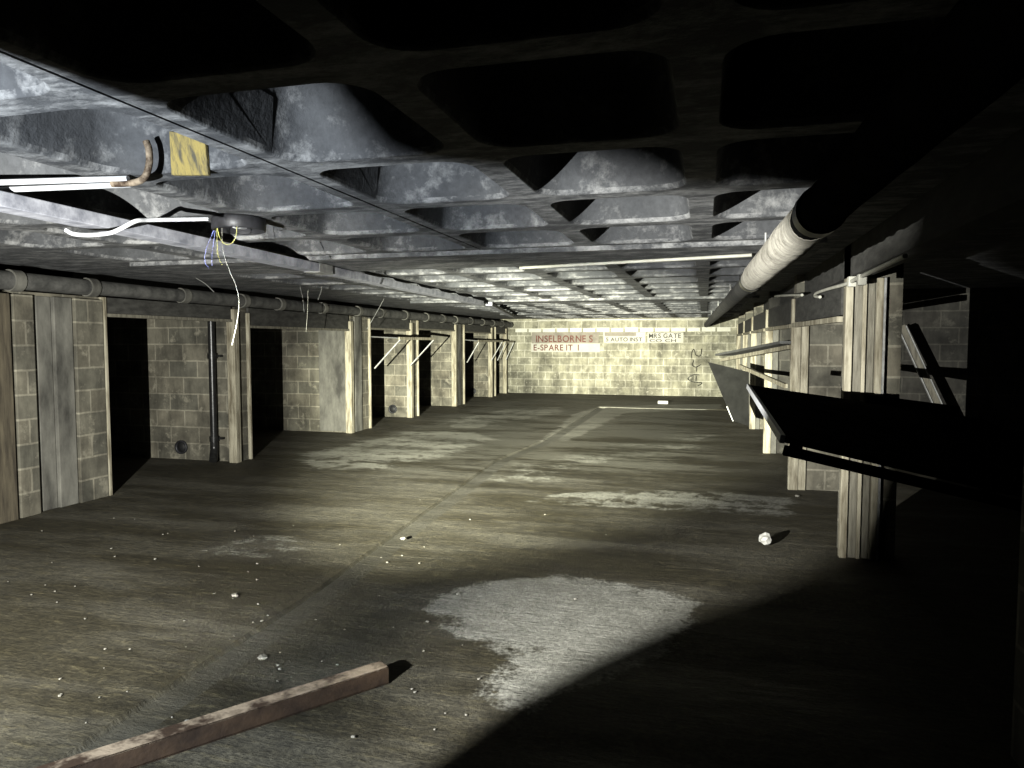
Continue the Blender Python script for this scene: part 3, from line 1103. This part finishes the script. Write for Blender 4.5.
p = onz(765, 546, 0)
tag(rock('rubble_lump', (p.x, p.y, .004), .05, 'stone', 5, .95), 'white crumpled lump on floor before the near right post', 'rubble')
p = onz(663, 404, 0)
tag(MB().box((p.x - .13, p.y - .06, .003), (p.x + .13, p.y + .06, .085)).build('loose_brick', 'stone', bevel=.01),
    'white loose brick on the floor before the far wall', 'brick')
for (x, y, lab) in ((790, 484, 'pale broken piece at foot of the second right post'), (797, 497, 'small pale piece on floor near second right post'),
                    (262, 660, 'flat pale flake on the floor above the rusty channel'), (235, 597, 'pale flake lying left of the drain channel'),
                    (403, 540, 'dark small stone beside the drain channel')):
    p = onz(x, y, 0)
    tag(rock('rubble_piece', (p.x, p.y, .003), .022, 'chip', x, .45), lab, 'rubble')
rng = random.Random(21)
src = [rock('debris_chip', (0, 0, -5), .009 + .003 * k, 'chip', 40 + k, .6) for k in range(3)]
spots = [(57, 603), (115, 557), (55, 592), (52, 563), (8, 582), (155, 560), (75, 587), (248, 572), (258, 605), (280, 605), (163, 535), (235, 532),
         (322, 662), (278, 666), (280, 670), (412, 690), (415, 693), (172, 718), (345, 630), (257, 580), (105, 650), (60, 680), (230, 640),
         (300, 560), (318, 583), (268, 616), (262, 622), (340, 545), (420, 500), (470, 520), (606, 535), (545, 515), (575, 600), (515, 590)]
while len(spots) < 84:
    spots.append((rng.uniform(30, 480), rng.uniform(510, 740)))
for i, (x, y) in enumerate(spots):
    p = onz(x, y, 0)
    s = src[i % 3]
    o = s if i < 3 else s.copy()
    if i >= 3:
        COL.objects.link(o)
    o.location = (p.x, p.y, .001)
    k = rng.uniform(.35, .8)
    o.scale = (k, k, k)
    o.rotation_euler = (0, 0, rng.uniform(0, 6))
    tag(o, 'tiny pale chip of debris scattered on the dirty concrete floor', 'debris', 'chips of debris scattered on the floor')

# ------------------------------------------------------------------ added lamp stand, left and out of shot: its mask cuts the shadows
t = thing('added_lamp', (LX, LY, 0), 'added black lamp on a tripod left of the camera with a beam-shaping mask', 'lamp')
hy = .11                         # distance of the added mask in front of the light
edge = [(-1.15, -.9), (.30, -.9), (.37, -.52), (.365, -.42), (.39, -.35), (.43, -.29), (.47, -.26), (.505, -.22), (.555, 0), (.565, .15), (.60, .185), (.70, .225), (.72, .265), (.60, .285),
        (.51, .30), (.45, .33), (.34, .37), (.26, .41), (.21, .48), (.17, .55), (.135, .58), (.125, .75), (.14, 1.15), (-1.15, 1.15)]
inner = [V((LX + u * hy, LY + hy, LZ + v * hy)) for u, v in edge]
outer = [V((LX + (u * 1.0) * hy, LY - .05, LZ + v * hy)) for u, v in ((-1.5, -1.5), (1.5, -1.5), (1.5, 1.5), (-1.5, 1.5))]
mb = MB()
# front plate with the opening: ring between the opening and a square
sq = []
for u, v in edge:
    a = max(abs(u / 1.5), abs(v / 1.5))
    if u == -1.15:
        sq.append((-1.5, -1.5 if v < 0 else 1.5))
    elif v == -.9:
        sq.append((1.5, -1.5))
    elif v == 1.15:
        sq.append((1.5, 1.5))
    else:
        sq.append((1.5, v * 1.2))
sqv = [V((LX + u * hy, LY + hy, LZ + v * hy)) for u, v in sq]
n_ = len(edge)
mb.add([*inner, *sqv], [(k, (k + 1) % n_, n_ + (k + 1) % n_, n_ + k) for k in range(n_)])
front = [V((LX + u * hy, LY + hy, LZ + v * hy)) for u, v in ((-1.5, -1.5), (1.5, -1.5), (1.5, 1.5), (-1.5, 1.5))]
mb.add([*front, *outer], [(0, 1, 5, 4), (1, 2, 6, 5), (2, 3, 7, 6), (3, 0, 4, 7), (4, 5, 6, 7)])
mb.build('beam_mask', 'lampblack', t)
MB().tube([(LX, LY, .62), (LX, LY, LZ - 1.5 * hy)], .014, 10).build('pole', 'lampblack', t)
for k in range(3):
    a = 2 * math.pi * k / 3 + .5
    MB().tube([(LX, LY, .65), (LX + .30 * math.cos(a), LY + .30 * math.sin(a), .006)], .009, 8).build('leg', 'lampblack', t)
